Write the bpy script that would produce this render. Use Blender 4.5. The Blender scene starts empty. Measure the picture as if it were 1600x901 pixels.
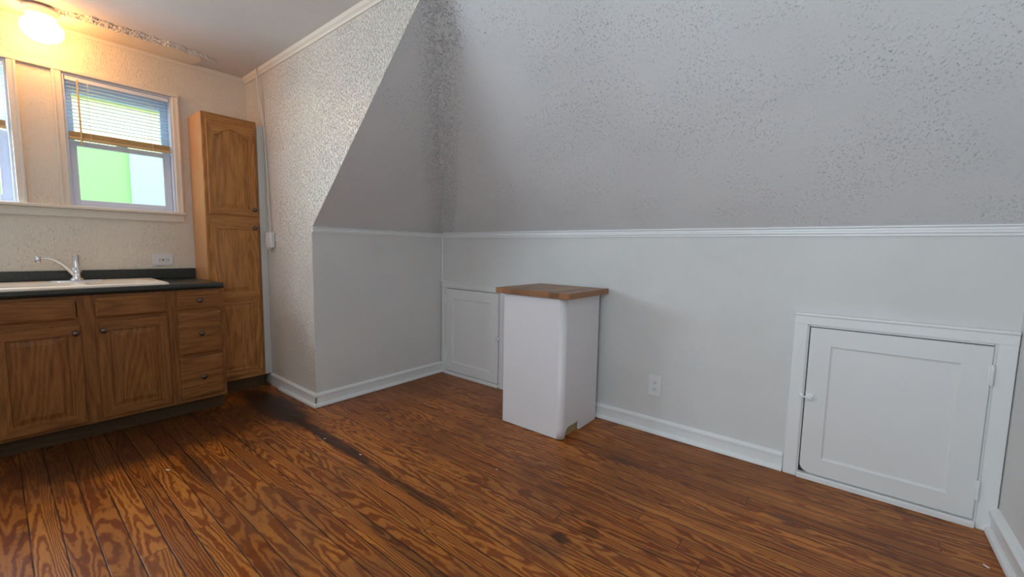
import bpy, bmesh, math, random
from mathutils import Vector, Matrix
random.seed(4)
C = bpy.context.scene.collection
S = bpy.context.scene
PI = math.pi

# ------------------------------------------------------------------ camera, light, exposure
cd = bpy.data.cameras.new('camera'); cam = bpy.data.objects.new('camera', cd); C.objects.link(cam)
yaw, pitch, roll, fpx = 0.6766, -0.0943, 0.018, 652.2
fw = Vector((-math.sin(yaw)*math.cos(pitch), math.cos(yaw)*math.cos(pitch), math.sin(pitch)))
rt = Vector((math.cos(yaw), math.sin(yaw), 0)); up = rt.cross(fw)
r2 = math.cos(roll)*rt + math.sin(roll)*up; u2 = -math.sin(roll)*rt + math.cos(roll)*up
cam.matrix_world = Matrix(((r2.x, u2.x, -fw.x, 2.9895), (r2.y, u2.y, -fw.y, -2.6672), (r2.z, u2.z, -fw.z, 1.1892), (0, 0, 0, 1)))
cd.sensor_width = 36; cd.lens = fpx/1600*36; cd.clip_start = 0.02
S.camera = cam

w = bpy.data.worlds.new('world'); S.world = w; w.use_nodes = True
w.node_tree.nodes['Background'].inputs[0].default_value = (0.72, 0.86, 1, 1)
w.node_tree.nodes['Background'].inputs[1].default_value = 3.0

def area(name, loc, rot, sx, sy, power, col):
    l = bpy.data.lights.new(name, 'AREA'); l.shape = 'RECTANGLE'; l.size = sx; l.size_y = sy; l.energy = power; l.color = col
    o = bpy.data.objects.new(name, l); C.objects.link(o); o.location = loc; o.rotation_euler = rot
    return o
# fill light added in an unseen opening of the wall behind the camera
area('front_fill_light', (2.9, -3.54, 1.55), (math.radians(90), 0, 0), 1.1, 1.3, 13, (0.74, 0.90, 1.0))
# daylight outside the left kitchen window, and outside an unseen third one added for light
area('daylight_second_window', (-1.27, -2.93, 1.86), (math.radians(90), 0, math.radians(-90)), 0.36, 0.84, 32, (0.74, 0.88, 1.0))
area('added_third_window_light', (-1.27, -3.67, 1.86), (math.radians(90), 0, math.radians(-90)), 0.60, 0.84, 48, (0.74, 0.88, 1.0))
GLOBE_POWER = 25.0
S.view_settings.view_transform = 'Standard'; S.view_settings.look = 'None'
S.view_settings.exposure = 0.24; S.view_settings.gamma = 1.0; S.view_settings.use_curve_mapping = False
S.cycles.use_denoising = True
S.cycles.max_bounces = 10; S.cycles.diffuse_bounces = 6; S.cycles.transparent_max_bounces = 12
S.cycles.sample_clamp_indirect = 4.0

# ------------------------------------------------------------------ dimensions
W = -1.10          # kitchen window wall, x
YE = -1.231        # kitchen side wall, y
LX = 3.569         # right wall, x
ZR = 1.282         # chair rail underside
ZS = 1.312         # where the slopes start
HC = 2.577
SC, SB = 0.933, 1.024
YF = -4.4
XS = (HC-ZS)/SC    # slope of the alcove side reaches the ceiling
YS = -(HC-ZS)/SB

# ------------------------------------------------------------------ materials
def mat(name, base=(0.8, 0.8, 0.8), rough=0.5, metal=0.0, spec=0.5):
    m = bpy.data.materials.new(name); m.use_nodes = True
    b = m.node_tree.nodes['Principled BSDF']
    b.inputs['Base Color'].default_value = (*base, 1); b.inputs['Roughness'].default_value = rough
    b.inputs['Metallic'].default_value = metal; b.inputs['Specular IOR Level'].default_value = spec
    return m
class NT:
    def __init__(s, m): s.n = m.node_tree.nodes; s.l = m.node_tree.links; s.b = s.n['Principled BSDF']
    def new(s, t, **k):
        nd = s.n.new(t)
        for a, v in k.items(): setattr(nd, a, v)
        return nd
    def put(s, v, sock):
        if hasattr(v, 'is_output'): s.l.new(v, sock)
        else: sock.default_value = v
    def math(s, op, a, b=0.0, c=0.0, clamp=False):
        nd = s.new('ShaderNodeMath', operation=op, use_clamp=clamp)
        s.put(a, nd.inputs[0]); s.put(b, nd.inputs[1]); s.put(c, nd.inputs[2]); return nd.outputs[0]
    def coord(s, scale=(1, 1, 1), which='Object'):
        t = s.new('ShaderNodeTexCoord'); mp = s.new('ShaderNodeMapping'); mp.inputs['Scale'].default_value = scale
        s.l.new(t.outputs[which], mp.inputs['Vector']); return mp.outputs[0]
    def noise(s, vec, scale, detail=2, rough=0.5, dist=0.0, w=None):
        nd = s.new('ShaderNodeTexNoise', noise_dimensions='4D' if w is not None else '3D')
        s.l.new(vec, nd.inputs['Vector']); nd.inputs['Scale'].default_value = scale
        nd.inputs['Detail'].default_value = detail; nd.inputs['Roughness'].default_value = rough; nd.inputs['Distortion'].default_value = dist
        if w is not None: s.put(w, nd.inputs['W'])
        return nd.outputs[0]
    def smooth(s, v, a, b, lo=0.0, hi=1.0):
        nd = s.new('ShaderNodeMapRange', interpolation_type='SMOOTHSTEP'); s.put(v, nd.inputs[0])
        for i, x in enumerate((a, b, lo, hi)): nd.inputs[i+1].default_value = x
        return nd.outputs[0]
    def ramp(s, v, stops):
        nd = s.new('ShaderNodeValToRGB'); s.l.new(v, nd.inputs[0]); e = nd.color_ramp.elements
        while len(e) < len(stops): e.new(0.5)
        for i, (p, c) in enumerate(stops): e[i].position = p; e[i].color = (*c, 1)
        return nd.outputs[0]
    def mix(s, f, a, b, mode='MIX'):
        nd = s.new('ShaderNodeMix', data_type='RGBA', blend_type=mode)
        s.put(f, nd.inputs[0])
        for v, i in ((a, 6), (b, 7)):
            if hasattr(v, 'is_output'): s.l.new(v, nd.inputs[i])
            else: nd.inputs[i].default_value = (*v, 1)
        return nd.outputs[2]
    def sep(s, v):
        nd = s.new('ShaderNodeSeparateXYZ'); s.l.new(v, nd.inputs[0]); return nd.outputs
    def comb(s, x, y, z):
        nd = s.new('ShaderNodeCombineXYZ'); s.put(x, nd.inputs[0]); s.put(y, nd.inputs[1]); s.put(z, nd.inputs[2]); return nd.outputs[0]
    def bump(s, h, strength, dist):
        nd = s.new('ShaderNodeBump'); s.l.new(h, nd.inputs['Height']); nd.inputs['Strength'].default_value = strength; nd.inputs['Distance'].default_value = dist
        s.l.new(nd.outputs[0], s.b.inputs['Normal'])
    def color(s, c): s.l.new(c, s.b.inputs['Base Color'])

def paint(name, base, rough=0.5, fine=0.0, specks=0.0, lumps=0.0, spec=0.4, stretch=0.55, smudge=0.03, fscale=85, valley=False):
    """painted wall; fine = roller stipple, specks = small pits and beads, lumps = patches of heavy plaster blobs"""
    m = mat(name, base, rough, spec=spec); t = NT(m)
    v = t.coord((1, 1, stretch)); v1 = t.coord()
    h = t.math('MULTIPLY', t.noise(v, 320, 2), 0.08)
    if fine: h = t.math('MULTIPLY_ADD', t.noise(v, fscale, 3, 0.6), fine, h)
    if specks:
        a = t.smooth(t.noise(v, 125, 2, 0.5, 0.2), 0.50, 0.70)
        h = t.math('MULTIPLY_ADD', a, specks, h)
        p_ = t.smooth(t.noise(v, 120, 2, 0.5, 0.2), 0.60, 0.68)
        h = t.math('MULTIPLY_ADD', p_, -0.7*specks, h)
    if lumps:
        patch = t.smooth(t.noise(v1, 3.4, 3, 0.6), 0.30, 0.62)
        if valley:      # the filler along the valley of the two slopes is the roughest
            X, Y, Z = t.sep(v1); d = t.math('ABSOLUTE', t.math('MULTIPLY_ADD', Y, 1.0975, X))
            near = t.math('SUBTRACT', 1.0, t.smooth(d, 0.04, 0.26))
            patch = t.math('MULTIPLY_ADD', near, 1.5, patch)
            w_ = t.smooth(t.noise(t.coord((1, 1, 1)), 46, 3, 0.6, 1.0), 0.50, 0.74)
            h = t.math('MULTIPLY_ADD', t.math('MULTIPLY', w_, near), 1.6, h)
        a = t.smooth(t.noise(v, 120, 2, 0.45, 0.1), 0.56, 0.84)
        h = t.math('MULTIPLY_ADD', t.math('MULTIPLY', a, patch), lumps, h)
        vs = t.coord((1, 1, 0.15)); b_ = t.smooth(t.noise(vs, 90, 2, 0.5, 0.1), 0.60, 0.86)
        h = t.math('MULTIPLY_ADD', t.math('MULTIPLY', b_, patch), lumps*0.8, h)
    t.bump(h, 1.0, 0.004)
    if smudge:
        t.color(t.mix(t.smooth(t.noise(v1, 1.8, 4, 0.6), 0.4, 0.75), base, tuple(c*(1-smudge*2.2) for c in base)))
    return m
M = {}
M['wall_w'] = paint('textured_cream_wall_paint', (0.80, 0.725, 0.62), 0.5, fine=0.5, specks=0.3, lumps=1.6, fscale=45)
M['wall_e'] = paint('stippled_cream_wall_paint', (0.84, 0.79, 0.71), 0.32, fine=0.9, specks=1.8, spec=0.6, stretch=0.5, fscale=60)
M['wall_flat'] = paint('flat_white_wall_paint', (0.70, 0.695, 0.675), 0.5, fine=0.06, spec=0.35)
M['wall_slope'] = paint('lumpy_white_plaster_paint', (0.70, 0.70, 0.70), 0.42, fine=0.4, specks=0.0, lumps=1.0, valley=True, spec=0.45)
M['ceiling'] = paint('ceiling_paint', (0.68, 0.645, 0.62), 0.7, fine=0.12, spec=0.2)
M['patch'] = paint('torn_plaster', (0.74, 0.68, 0.62), 0.8, fine=0.4, specks=0.4, lumps=0.4, smudge=0.1)
M['smoothpatch'] = paint('smooth_patch_paint', (0.78, 0.70, 0.58), 0.5, fine=0.05)
M['trim'] = paint('white_trim_gloss', (0.82, 0.83, 0.82), 0.35, fine=0.05, spec=0.5, smudge=0.01)
M['door'] = paint('access_door_paint', (0.78, 0.78, 0.77), 0.4, fine=0.08, spec=0.5, smudge=0.01)
M['trim_cream'] = paint('cream_trim_paint', (0.80, 0.735, 0.64), 0.42, fine=0.2, smudge=0.03)
M['filler'] = paint('filler_strip_paint', (0.66, 0.64, 0.61), 0.5, fine=0.1)
M['laminate_white'] = mat('white_melamine', (0.72, 0.70, 0.71), 0.45)
M['raw_board'] = mat('raw_particle_board', (0.34, 0.26, 0.13), 0.8)
M['plastic'] = mat('white_plastic', (0.78, 0.78, 0.78), 0.4)
M['dark'] = mat('dark_slot', (0.03, 0.03, 0.03), 0.6)
M['metal_knob'] = mat('pewter_knob', (0.14, 0.11, 0.10), 0.3, 1.0)
M['chrome'] = mat('chrome', (0.86, 0.87, 0.88), 0.08, 1.0)
M['vinyl'] = mat('daylight_tinted_vinyl', (0.55, 0.76, 1.0), 0.4)  # blue cast of the daylight painted into the white sash vinyl, weaker below
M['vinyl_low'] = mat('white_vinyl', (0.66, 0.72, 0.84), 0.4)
M['slat'] = mat('white_blind_slat', (0.78, 0.82, 0.9), 0.4)
M['tan'] = mat('tan_blind_rail', (0.62, 0.45, 0.23), 0.5)
M['enamel'] = mat('cream_enamel', (0.82, 0.75, 0.64), 0.28)
M['chip'] = mat('white_paint_chip', (0.85, 0.83, 0.8), 0.6)
M['bulb_fit'] = mat('white_lamp_fitter', (0.80, 0.76, 0.70), 0.4)

# countertop laminate
m = mat('black_green_laminate', (0.03, 0.035, 0.03), 0.28); t = NT(m); v = t.coord()
t.color(t.mix(t.smooth(t.noise(v, 260, 2, 0.7), 0.45, 0.7), (0.012, 0.014, 0.013), (0.06, 0.068, 0.055))); M['laminate'] = m

# oak for the cabinets (z: grain runs up, y: grain runs along the front)
def oak(name, axis, dark=(0.140, 0.046, 0.012), light=(0.42, 0.180, 0.052), rough=0.42):
    m = mat(name, light, rough, spec=0.25); t = NT(m)
    oi = t.new('ShaderNodeObjectInfo')
    rnd = t.math('MULTIPLY', oi.outputs['Random'], 37.0)
    sc = (1.0, 1.0, 0.10) if axis == 'z' else (1.0, 0.10, 1.0)
    v = t.coord(sc); vl = t.coord((1.0, 1.0, 0.13) if axis == 'z' else (1, 0.13, 1))
    field = t.noise(vl, 4.5, 1.5, 0.4, 0.1, w=rnd)
    field = t.math('MULTIPLY_ADD', fibre_ := t.noise(v, 26, 2, 0.5, 0, w=rnd), 0.05, field)
    rings = t.math('FRACT', t.math('MULTIPLY', field, 26.0))
    rings = t.math('PINGPONG', t.math('MULTIPLY', field, 26.0), 0.5)
    grain = t.smooth(rings, 0.05, 0.42)
    pores = t.noise(v, 230, 2, 0.6, 0, w=rnd)
    fibre = t.noise(v, 60, 3, 0.6, 0.2, w=rnd)
    f = t.math('MULTIPLY_ADD', grain, 0.15, t.math('MULTIPLY_ADD', fibre, 0.60, t.math('MULTIPLY', pores, 0.36)))
    t.color(t.ramp(f, [(0.28, dark), (0.62, tuple((a+b)/2 for a, b in zip(dark, light))), (0.92, light)]))
    t.bump(t.math('MULTIPLY_ADD', pores, 0.6, t.math('MULTIPLY', grain, 0.3)), 0.35, 0.0015)
    return m
M['oak_z'] = oak('oak_grain_vertical', 'z'); M['oak_y'] = oak('oak_grain_horizontal', 'y')
M['pan_z'] = oak('lamplit_oak_grain_vertical', 'z', (0.25, 0.092, 0.024), (0.70, 0.33, 0.105)); M['pan_y'] = oak('lamplit_oak_grain_horizontal', 'y', (0.25, 0.092, 0.024), (0.70, 0.33, 0.105))  # pantry oak brightened to stand for lamp light on its front
M['oak_side'] = oak('oak_veneer_side', 'z', (0.50, 0.24, 0.09), (0.66, 0.35, 0.15), 0.28)
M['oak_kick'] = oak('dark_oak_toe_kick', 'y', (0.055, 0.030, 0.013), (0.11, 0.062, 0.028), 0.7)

# butcher block
m = mat('butcher_block', (0.4, 0.2, 0.09), 0.38); t = NT(m); v = t.coord(); X, Y, Z = t.sep(v)
bx_ = t.math('FLOOR', t.math('MULTIPLY', X, 13.5)); by_ = t.math('FLOOR', t.math('MULTIPLY', t.math('ADD', Y, t.math('MULTIPLY', bx_, 0.17)), 2.4))
wn = t.new('ShaderNodeTexWhiteNoise', noise_dimensions='2D'); t.l.new(t.comb(bx_, by_, 0), wn.inputs['Vector'])
g = t.noise(t.coord((6, 1, 6)), 22, 3, 0.6, 0.3)
f = t.math('MULTIPLY_ADD', wn.outputs['Value'], 0.6, t.math('MULTIPLY', g, 0.4))
t.color(t.ramp(f, [(0.15, (0.14, 0.055, 0.020)), (0.5, (0.26, 0.11, 0.040)), (0.85, (0.40, 0.19, 0.072))])); M['butcher'] = m

# floor: heart pine boards along x
m = mat('worn_heart_pine_boards', (0.3, 0.12, 0.04), 0.34, spec=0.24); t = NT(m); v = t.coord(); X, Y, Z = t.sep(v)
BW = 0.0855
wob = t.math('MULTIPLY', t.math('SUBTRACT', t.noise(t.coord((0.6, 0.2, 1)), 3, 1), 0.5), 0.006)
q = t.math('DIVIDE', t.math('ADD', Y, t.math('ADD', wob, 10*BW-0.007)), BW)
idx = t.math('FLOOR', q); fr = t.math('FRACT', q)
wn = t.new('ShaderNodeTexWhiteNoise', noise_dimensions='1D'); t.l.new(idx, wn.inputs['W']); rb = wn.outputs['Value']
xs = t.math('MULTIPLY_ADD', rb, 2.2, X)
jn = t.math('FRACT', t.math('DIVIDE', xs, 2.7)); jid = t.math('FLOOR', t.math('DIVIDE', xs, 2.7))
bid = t.math('MULTIPLY_ADD', idx, 3.17, t.math('MULTIPLY', jid, 11.3))
vec = t.comb(t.math('MULTIPLY', X, 0.085), Y, 0.0)
field = t.noise(vec, 9.0, 1.2, 0.4, 0.0, w=bid)
field = t.math('MULTIPLY_ADD', t.noise(t.comb(t.math('MULTIPLY', X, 0.5), Y, 0.0), 30, 2, 0.5), 0.05, field)
rings = t.math('PINGPONG', t.math('MULTIPLY', field, 23.0), 0.5)
late = t.smooth(rings, 0.08, 0.36)
vf = t.comb(t.math('MULTIPLY', X, 0.05), Y, 0.0)
fib = t.noise(vf, 260, 2, 0.6, 0, w=bid)
big = t.noise(v, 1.3, 4, 0.6, 0.3)
c = t.ramp(t.math('MULTIPLY_ADD', fib, 0.55, t.math('MULTIPLY', late, 0.52)),
           [(0.15, (0.180, 0.040, 0.006)), (0.55, (0.305, 0.086, 0.013)), (0.95, (0.530, 0.205, 0.038))])
tone = t.ramp(rb, [(0.0, (0.78, 0.70, 0.66)), (0.5, (1.0, 1.0, 1.0)), (1.0, (1.10, 1.06, 1.0))])
c = t.mix(1.0, c, tone, 'MULTIPLY')
wear = t.smooth(big, 0.42, 0.70)
c = t.mix(t.math('MULTIPLY', wear, 0.55), c, (0.15, 0.060, 0.026))
# black ingrained dirt: patches stretched along the boards
dirt = t.smooth(t.noise(t.coord((0.8, 3.2, 1)), 2.4, 5, 0.65, 0.4), 0.56, 0.74)
c = t.mix(t.math('MULTIPLY', dirt, 0.62), c, (0.045, 0.026, 0.018))
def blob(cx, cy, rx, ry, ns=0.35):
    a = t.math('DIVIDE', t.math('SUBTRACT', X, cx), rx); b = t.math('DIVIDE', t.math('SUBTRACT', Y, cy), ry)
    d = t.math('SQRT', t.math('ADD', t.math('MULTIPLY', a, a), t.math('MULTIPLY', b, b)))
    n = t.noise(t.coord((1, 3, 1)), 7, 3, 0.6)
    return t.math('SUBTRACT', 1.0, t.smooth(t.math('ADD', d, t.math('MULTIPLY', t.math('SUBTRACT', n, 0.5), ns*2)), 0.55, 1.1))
# the dark patch that runs out from beside the pantry, and two rubbed black marks
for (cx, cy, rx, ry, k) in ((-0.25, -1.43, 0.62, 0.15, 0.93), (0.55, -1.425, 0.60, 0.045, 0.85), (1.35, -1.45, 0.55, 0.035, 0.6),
                            (2.14, -1.26, 0.05, 0.035, 0.7), (2.22, -1.15, 0.055, 0.04, 0.5), (-0.25, -2.1, 0.42, 0.9, 0.75),  # last entry: counter's shade painted on the boards along the cabinets
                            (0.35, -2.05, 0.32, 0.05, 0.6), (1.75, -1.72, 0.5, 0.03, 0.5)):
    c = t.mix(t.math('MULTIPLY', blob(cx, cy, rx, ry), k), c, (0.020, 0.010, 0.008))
gap = t.math('SUBTRACT', 1.0, t.smooth(t.math('PINGPONG', fr, 0.5), 0.012, 0.042))
gk = t.math('MULTIPLY', gap, t.smooth(t.noise(t.coord((0.7, 6, 1)), 4, 3), 0.25, 0.5, 0.35, 1.0))
jg = t.math('LESS_THAN', jn, 0.0009)
gk = t.math('MAXIMUM', gk, jg)
c = t.mix(t.math('MULTIPLY', gk, 0.88), c, (0.012, 0.008, 0.006))
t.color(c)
rg = t.math('MULTIPLY_ADD', wear, 0.16, t.math('MULTIPLY_ADD', fib, 0.12, 0.24))
t.l.new(rg, t.b.inputs['Roughness'])
h = t.math('MULTIPLY_ADD', gk, -0.35, t.math('MULTIPLY_ADD', late, -0.10, t.math('MULTIPLY', t.noise(v, 9, 3), 0.5)))
t.bump(h, 0.55, 0.003); M['floor'] = m

# glass: mostly clear with a faint reflection
m = bpy.data.materials.new('window_glass'); m.use_nodes = True; nt = m.node_tree; nt.nodes.clear()
o_ = nt.nodes.new('ShaderNodeOutputMaterial'); mx = nt.nodes.new('ShaderNodeMixShader'); tr = nt.nodes.new('ShaderNodeBsdfTransparent'); gl = nt.nodes.new('ShaderNodeBsdfGlossy')
gl.inputs['Roughness'].default_value = 0.02; mx.inputs[0].default_value = 0.05
nt.links.new(tr.outputs[0], mx.inputs[1]); nt.links.new(gl.outputs[0], mx.inputs[2]); nt.links.new(mx.outputs[0], o_.inputs[0]); M['glass'] = m
# lamp globe: glowing opal glass
m = mat('glowing_opal_glass', (1, 0.95, 0.85), 0.3); b = m.node_tree.nodes['Principled BSDF']
b.inputs['Emission Color'].default_value = (1.0, 0.47, 0.14, 1); b.inputs['Emission Strength'].default_value = GLOBE_POWER; M['globe'] = m
# outside
m = mat('green_siding', (0.33, 0.62, 0.22), 0.7); t = NT(m); v = t.coord(); X, Y, Z = t.sep(v)
lap = t.math('FRACT', t.math('MULTIPLY', Z, 5.0)); t.bump(lap, 0.2, 0.004); M['siding'] = m
M['pale_panel'] = mat('pale_mint_render', (0.46, 0.60, 0.54), 0.7)
M['yellow_siding'] = mat('pale_yellow_upper_siding', (0.95, 0.96, 0.55), 0.7)
M['lime'] = mat('lime_eave_board', (0.38, 0.50, 0.14), 0.7)
M['ground'] = mat('outside_ground', (0.25, 0.26, 0.2), 0.9)

# ------------------------------------------------------------------ mesh helpers
def nb(): return bmesh.new()
def add_box(bm, x0, x1, y0, y1, z0, z1, bev=0.0, seg=2, mi=0):
    x0, x1 = min(x0, x1), max(x0, x1); y0, y1 = min(y0, y1), max(y0, y1)
    vs = [bm.verts.new((x, y, z)) for x in (x0, x1) for y in (y0, y1) for z in (z0, z1)]
    fs = [bm.faces.new([vs[i] for i in f]) for f in ((0, 1, 3, 2), (4, 6, 7, 5), (0, 4, 5, 1), (2, 3, 7, 6), (0, 2, 6, 4), (1, 5, 7, 3))]
    for f in fs: f.material_index = mi
    if bev:
        es = list({e for f in fs for e in f.edges})
        bmesh.ops.bevel(bm, geom=es, offset=bev, segments=seg, affect='EDGES', profile=0.5, material=-1)
def add_prism(bm, pts, d, mi=0):
    """polygon pts (3D) pushed along vector d"""
    a = [bm.verts.new(p) for p in pts]; b = [bm.verts.new(Vector(p)+Vector(d)) for p in pts]; n = len(pts)
    fs = [bm.faces.new(a), bm.faces.new(b[::-1])] + [bm.faces.new((a[i], a[(i+1) % n], b[(i+1) % n], b[i])) for i in range(n)]
    for f in fs: f.material_index = mi
def add_profile(bm, prof, p0, p1, out, upv=(0, 0, 1)):
    """sweep 2D profile (offset out, height) from p0 to p1"""
    out = Vector(out); upv = Vector(upv); p0 = Vector(p0); p1 = Vector(p1)
    add_prism(bm, [p0+out*a+upv*b for a, b in prof], p1-p0)
def add_lathe(bm, prof, org, axis='z', seg=24, mi=0):
    """prof: (radius, distance along axis)"""
    rings = []
    def P(r, h, a):
        c_, s_ = r*math.cos(a), r*math.sin(a)
        if axis == 'z': q = (c_, s_, h)
        elif axis == 'x': q = (h, c_, s_)
        else: q = (c_, -h, s_)
        return Vector(org)+Vector(q)
    for r, h in prof: rings.append([bm.verts.new(P(max(r, 1e-5), h, 2*PI*k/seg)) for k in range(seg)])
    for a, b in zip(rings, rings[1:]):
        for k in range(seg):
            f = bm.faces.new((a[k], a[(k+1) % seg], b[(k+1) % seg], b[k])); f.material_index = mi
    for r in (rings[0], rings[-1]):
        f = bm.faces.new(r); f.material_index = mi
def spline(pts, n=8):
    out = []; P = [pts[0]]+list(pts)+[pts[-1]]
    for i in range(1, len(P)-2):
        for k in range(n):
            t_ = k/n; a, b, c_, d = [Vector(x) for x in P[i-1:i+3]]
            out.append(0.5*((2*b)+(c_-a)*t_+(2*a-5*b+4*c_-d)*t_**2+(3*b-a-3*c_+d)*t_**3))
    out.append(Vector(pts[-1])); return out
def add_tube(bm, pts, rad, seg=12):
    pts = [Vector(p) for p in pts]; n = len(pts); rings = []; ref = None
    for i, p in enumerate(pts):
        d = (pts[min(i+1, n-1)]-pts[max(i-1, 0)]).normalized()
        if ref is None: ref = d.orthogonal().normalized()
        ref = (ref-d*ref.dot(d)).normalized(); b = d.cross(ref)
        r = rad(i/(n-1)) if callable(rad) else rad
        rings.append([bm.verts.new(p+r*(math.cos(2*PI*k/seg)*ref+math.sin(2*PI*k/seg)*b)) for k in range(seg)])
    for a, b in zip(rings, rings[1:]):
        for k in range(seg): bm.faces.new((a[k], a[(k+1) % seg], b[(k+1) % seg], b[k]))
    bm.faces.new(rings[0]); bm.faces.new(rings[-1][::-1])
def base_of(par):
    v = Vector((0, 0, 0))
    while par is not None: v += par.location; par = par.parent
    return v
def obj(name, bm, mats, parent=None, smooth=False, origin=None):
    bmesh.ops.remove_doubles(bm, verts=bm.verts, dist=1e-5)
    bmesh.ops.recalc_face_normals(bm, faces=bm.faces)
    me = bpy.data.meshes.new(name)
    o = bpy.data.objects.new(name, me); C.objects.link(o)
    if parent is not None: o.parent = parent; off = base_of(parent)
    else: off = Vector((0, 0, 0))
    if origin is not None: o.location = Vector(origin)-off; off = Vector(origin)
    bmesh.ops.translate(bm, verts=bm.verts, vec=-off)
    bm.to_mesh(me); bm.free()
    for m_ in (mats if isinstance(mats, (list, tuple)) else [mats]): me.materials.append(m_)
    if smooth:
        for p in me.polygons: p.use_smooth = True
        try: me.set_sharp_from_angle(angle=math.radians(38))
        except Exception: pass
    return o
def tag(o, label, cat, group=None):
    o['label'] = label; o['category'] = cat
    if group: o['group'] = group
    return o
def thing(name, label, cat, loc, group=None):
    o = bpy.data.objects.new(name, None); C.objects.link(o); o.location = loc; o.empty_display_size = 0.05
    return tag(o, label, cat, group)
def struct_empty(name, loc):
    o = bpy.data.objects.new(name, None); C.objects.link(o); o.location = loc; o['kind'] = 'structure'; return o
def struct(name, bm, m_, smooth=False):
    o = obj(name, bm, m_, smooth=smooth); o['kind'] = 'structure'; return o

# ------------------------------------------------------------------ room shell
TH = 0.15
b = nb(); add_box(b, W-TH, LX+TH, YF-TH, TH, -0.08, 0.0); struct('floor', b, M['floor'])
b = nb(); add_box(b, W-TH, LX+TH, YF-TH, YE-0.002, HC, HC+0.1); ceiling = struct('ceiling', b, M['ceiling'])
# window wall with two openings, plus an unseen third added to let in light
WIN = [(-2.315, -1.745), (-3.11, -2.545), (-3.99, -3.34)]; WZ0, WZ1 = 1.425, 2.285
b = nb()
ys = [YF, WIN[2][0], WIN[2][1], WIN[1][0], WIN[1][1], WIN[0][0], WIN[0][1], YE+0.1]
for i in range(7):
    if i in (1, 3, 5):
        add_box(b, W-TH, W, ys[i], ys[i+1], 0, WZ0); add_box(b, W-TH, W, ys[i], ys[i+1], WZ1, HC+0.05)
    else: add_box(b, W-TH, W, ys[i], ys[i+1], 0, HC+0.05)
struct('wall_left', b, M['wall_w'])
# side wall of the kitchen, its free edge leans with the roof
b = nb(); add_prism(b, [(W, YE, 0), (0, YE, 0), (0, YE, ZS), (XS, YE, HC), (XS, YE, HC+0.05), (W, YE, HC+0.05)], (0, 0.004, 0)); struct('wall_kitchen_side', b, M['wall_e'])
b = nb(); add_box(b, -TH, 0, YE+0.004, 0, 0, ZS); struct('wall_alcove', b, M['wall_flat'])
b = nb(); add_box(b, -TH, LX, 0, TH, 0, ZS); struct('wall_back', b, M['wall_flat'])
# roof slopes (real meshes, finely cut, with the rough ridge of filler along the valley)
b = nb(); q_ = YE+0.004
add_prism(b, [(0, q_, ZS), (0, 0, ZS), (XS, YS, HC), (XS, q_, HC)] if YS > q_ else [(0, q_, ZS), (0, 0, ZS), ((-q_)*SB/SC, q_, ZS-q_*SB)], (-0.10, 0, 0.10)); struct('wall_alcove_slope', b, M['wall_slope'])
b = nb(); add_prism(b, [(0, 0, ZS), (LX, 0, ZS), (LX, YS, HC), (XS, YS, HC)], (0, 0.10, 0.10)); struct('wall_back_slope', b, M['wall_slope'])
b = nb(); add_prism(b, [(LX, 0.1, 0), (LX, YF, 0), (LX, YF, HC+0.05), (LX, 0.1, HC+0.05)], (TH, 0, 0)); struct('wall_right', b, M['wall_flat'])
# unseen wall behind the camera, set close, its opening added for the fill light
FX0, FX1, FZ0, FZ1 = 2.3, 3.5, 0.85, 2.25; XR, YR = 1.9, -3.5
b = nb(); add_box(b, W, XR, YF-TH, YF, 0, HC); struct('wall_kitchen_end', b, M['wall_flat'])
b = nb(); add_box(b, XR, XR+TH, YF-TH, YR-TH, 0, HC); struct('wall_return', b, M['wall_flat'])
b = nb()
add_box(b, XR, FX0, YR-TH, YR, 0, HC); add_box(b, FX1, LX, YR-TH, YR, 0, HC); add_box(b, FX0, FX1, YR-TH, YR, 0, FZ0); add_box(b, FX0, FX1, YR-TH, YR, FZ1, HC)
struct('wall_front', b, M['wall_flat'])
# valley filler ridge
b = nb(); rr = random.Random(2); n = 70; L_ = []
va = Vector((0, 0, ZS+0.0)); vb = Vector((XS, YS, HC))
for i in range(n+1):
    p_ = va.lerp(vb, i/n); wdt = 0.012+0.014*rr.random()
    L_.append((b.verts.new(p_+Vector((-0.004, -wdt, -0.004-SC*0))), b.verts.new(p_+Vector((0.010+0.006*rr.random(), -0.010, 0.0))), b.verts.new(p_+Vector((wdt, 0.004, -0.004)))))
for a, c_ in zip(L_, L_[1:]):
    for k in (0, 1): b.faces.new((a[k], a[k+1], c_[k+1], c_[k]))
struct('trim_1', b, M['wall_slope'], True)

# chair rail
RP = [(0, 0), (0.012, 0), (0.012, 0.010), (0.020, 0.014), (0.020, 0.024), (0.012, 0.028), (0.012, 0.036), (0.026, 0.041), (0.026, 0.047), (0, 0.050)]
b = nb()
add_profile(b, RP, (0.001, 0, ZR), (LX, 0, ZR), (0, -1, 0)); struct('trim_2', b, M['trim'])
b = nb(); RC = [(a, h*0.8) for a, h in RP]
add_profile(b, RC, (0, YE, ZR), (0, -0.001, ZR), (1, 0, 0)); struct('trim_3', b, M['trim'])
b = nb(); add_lathe(b, [(0.009, 0.885), (0.009, ZR)], (0.008, -0.008, 0), seg=10); struct('trim_4', b, M['trim'], True)
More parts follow.
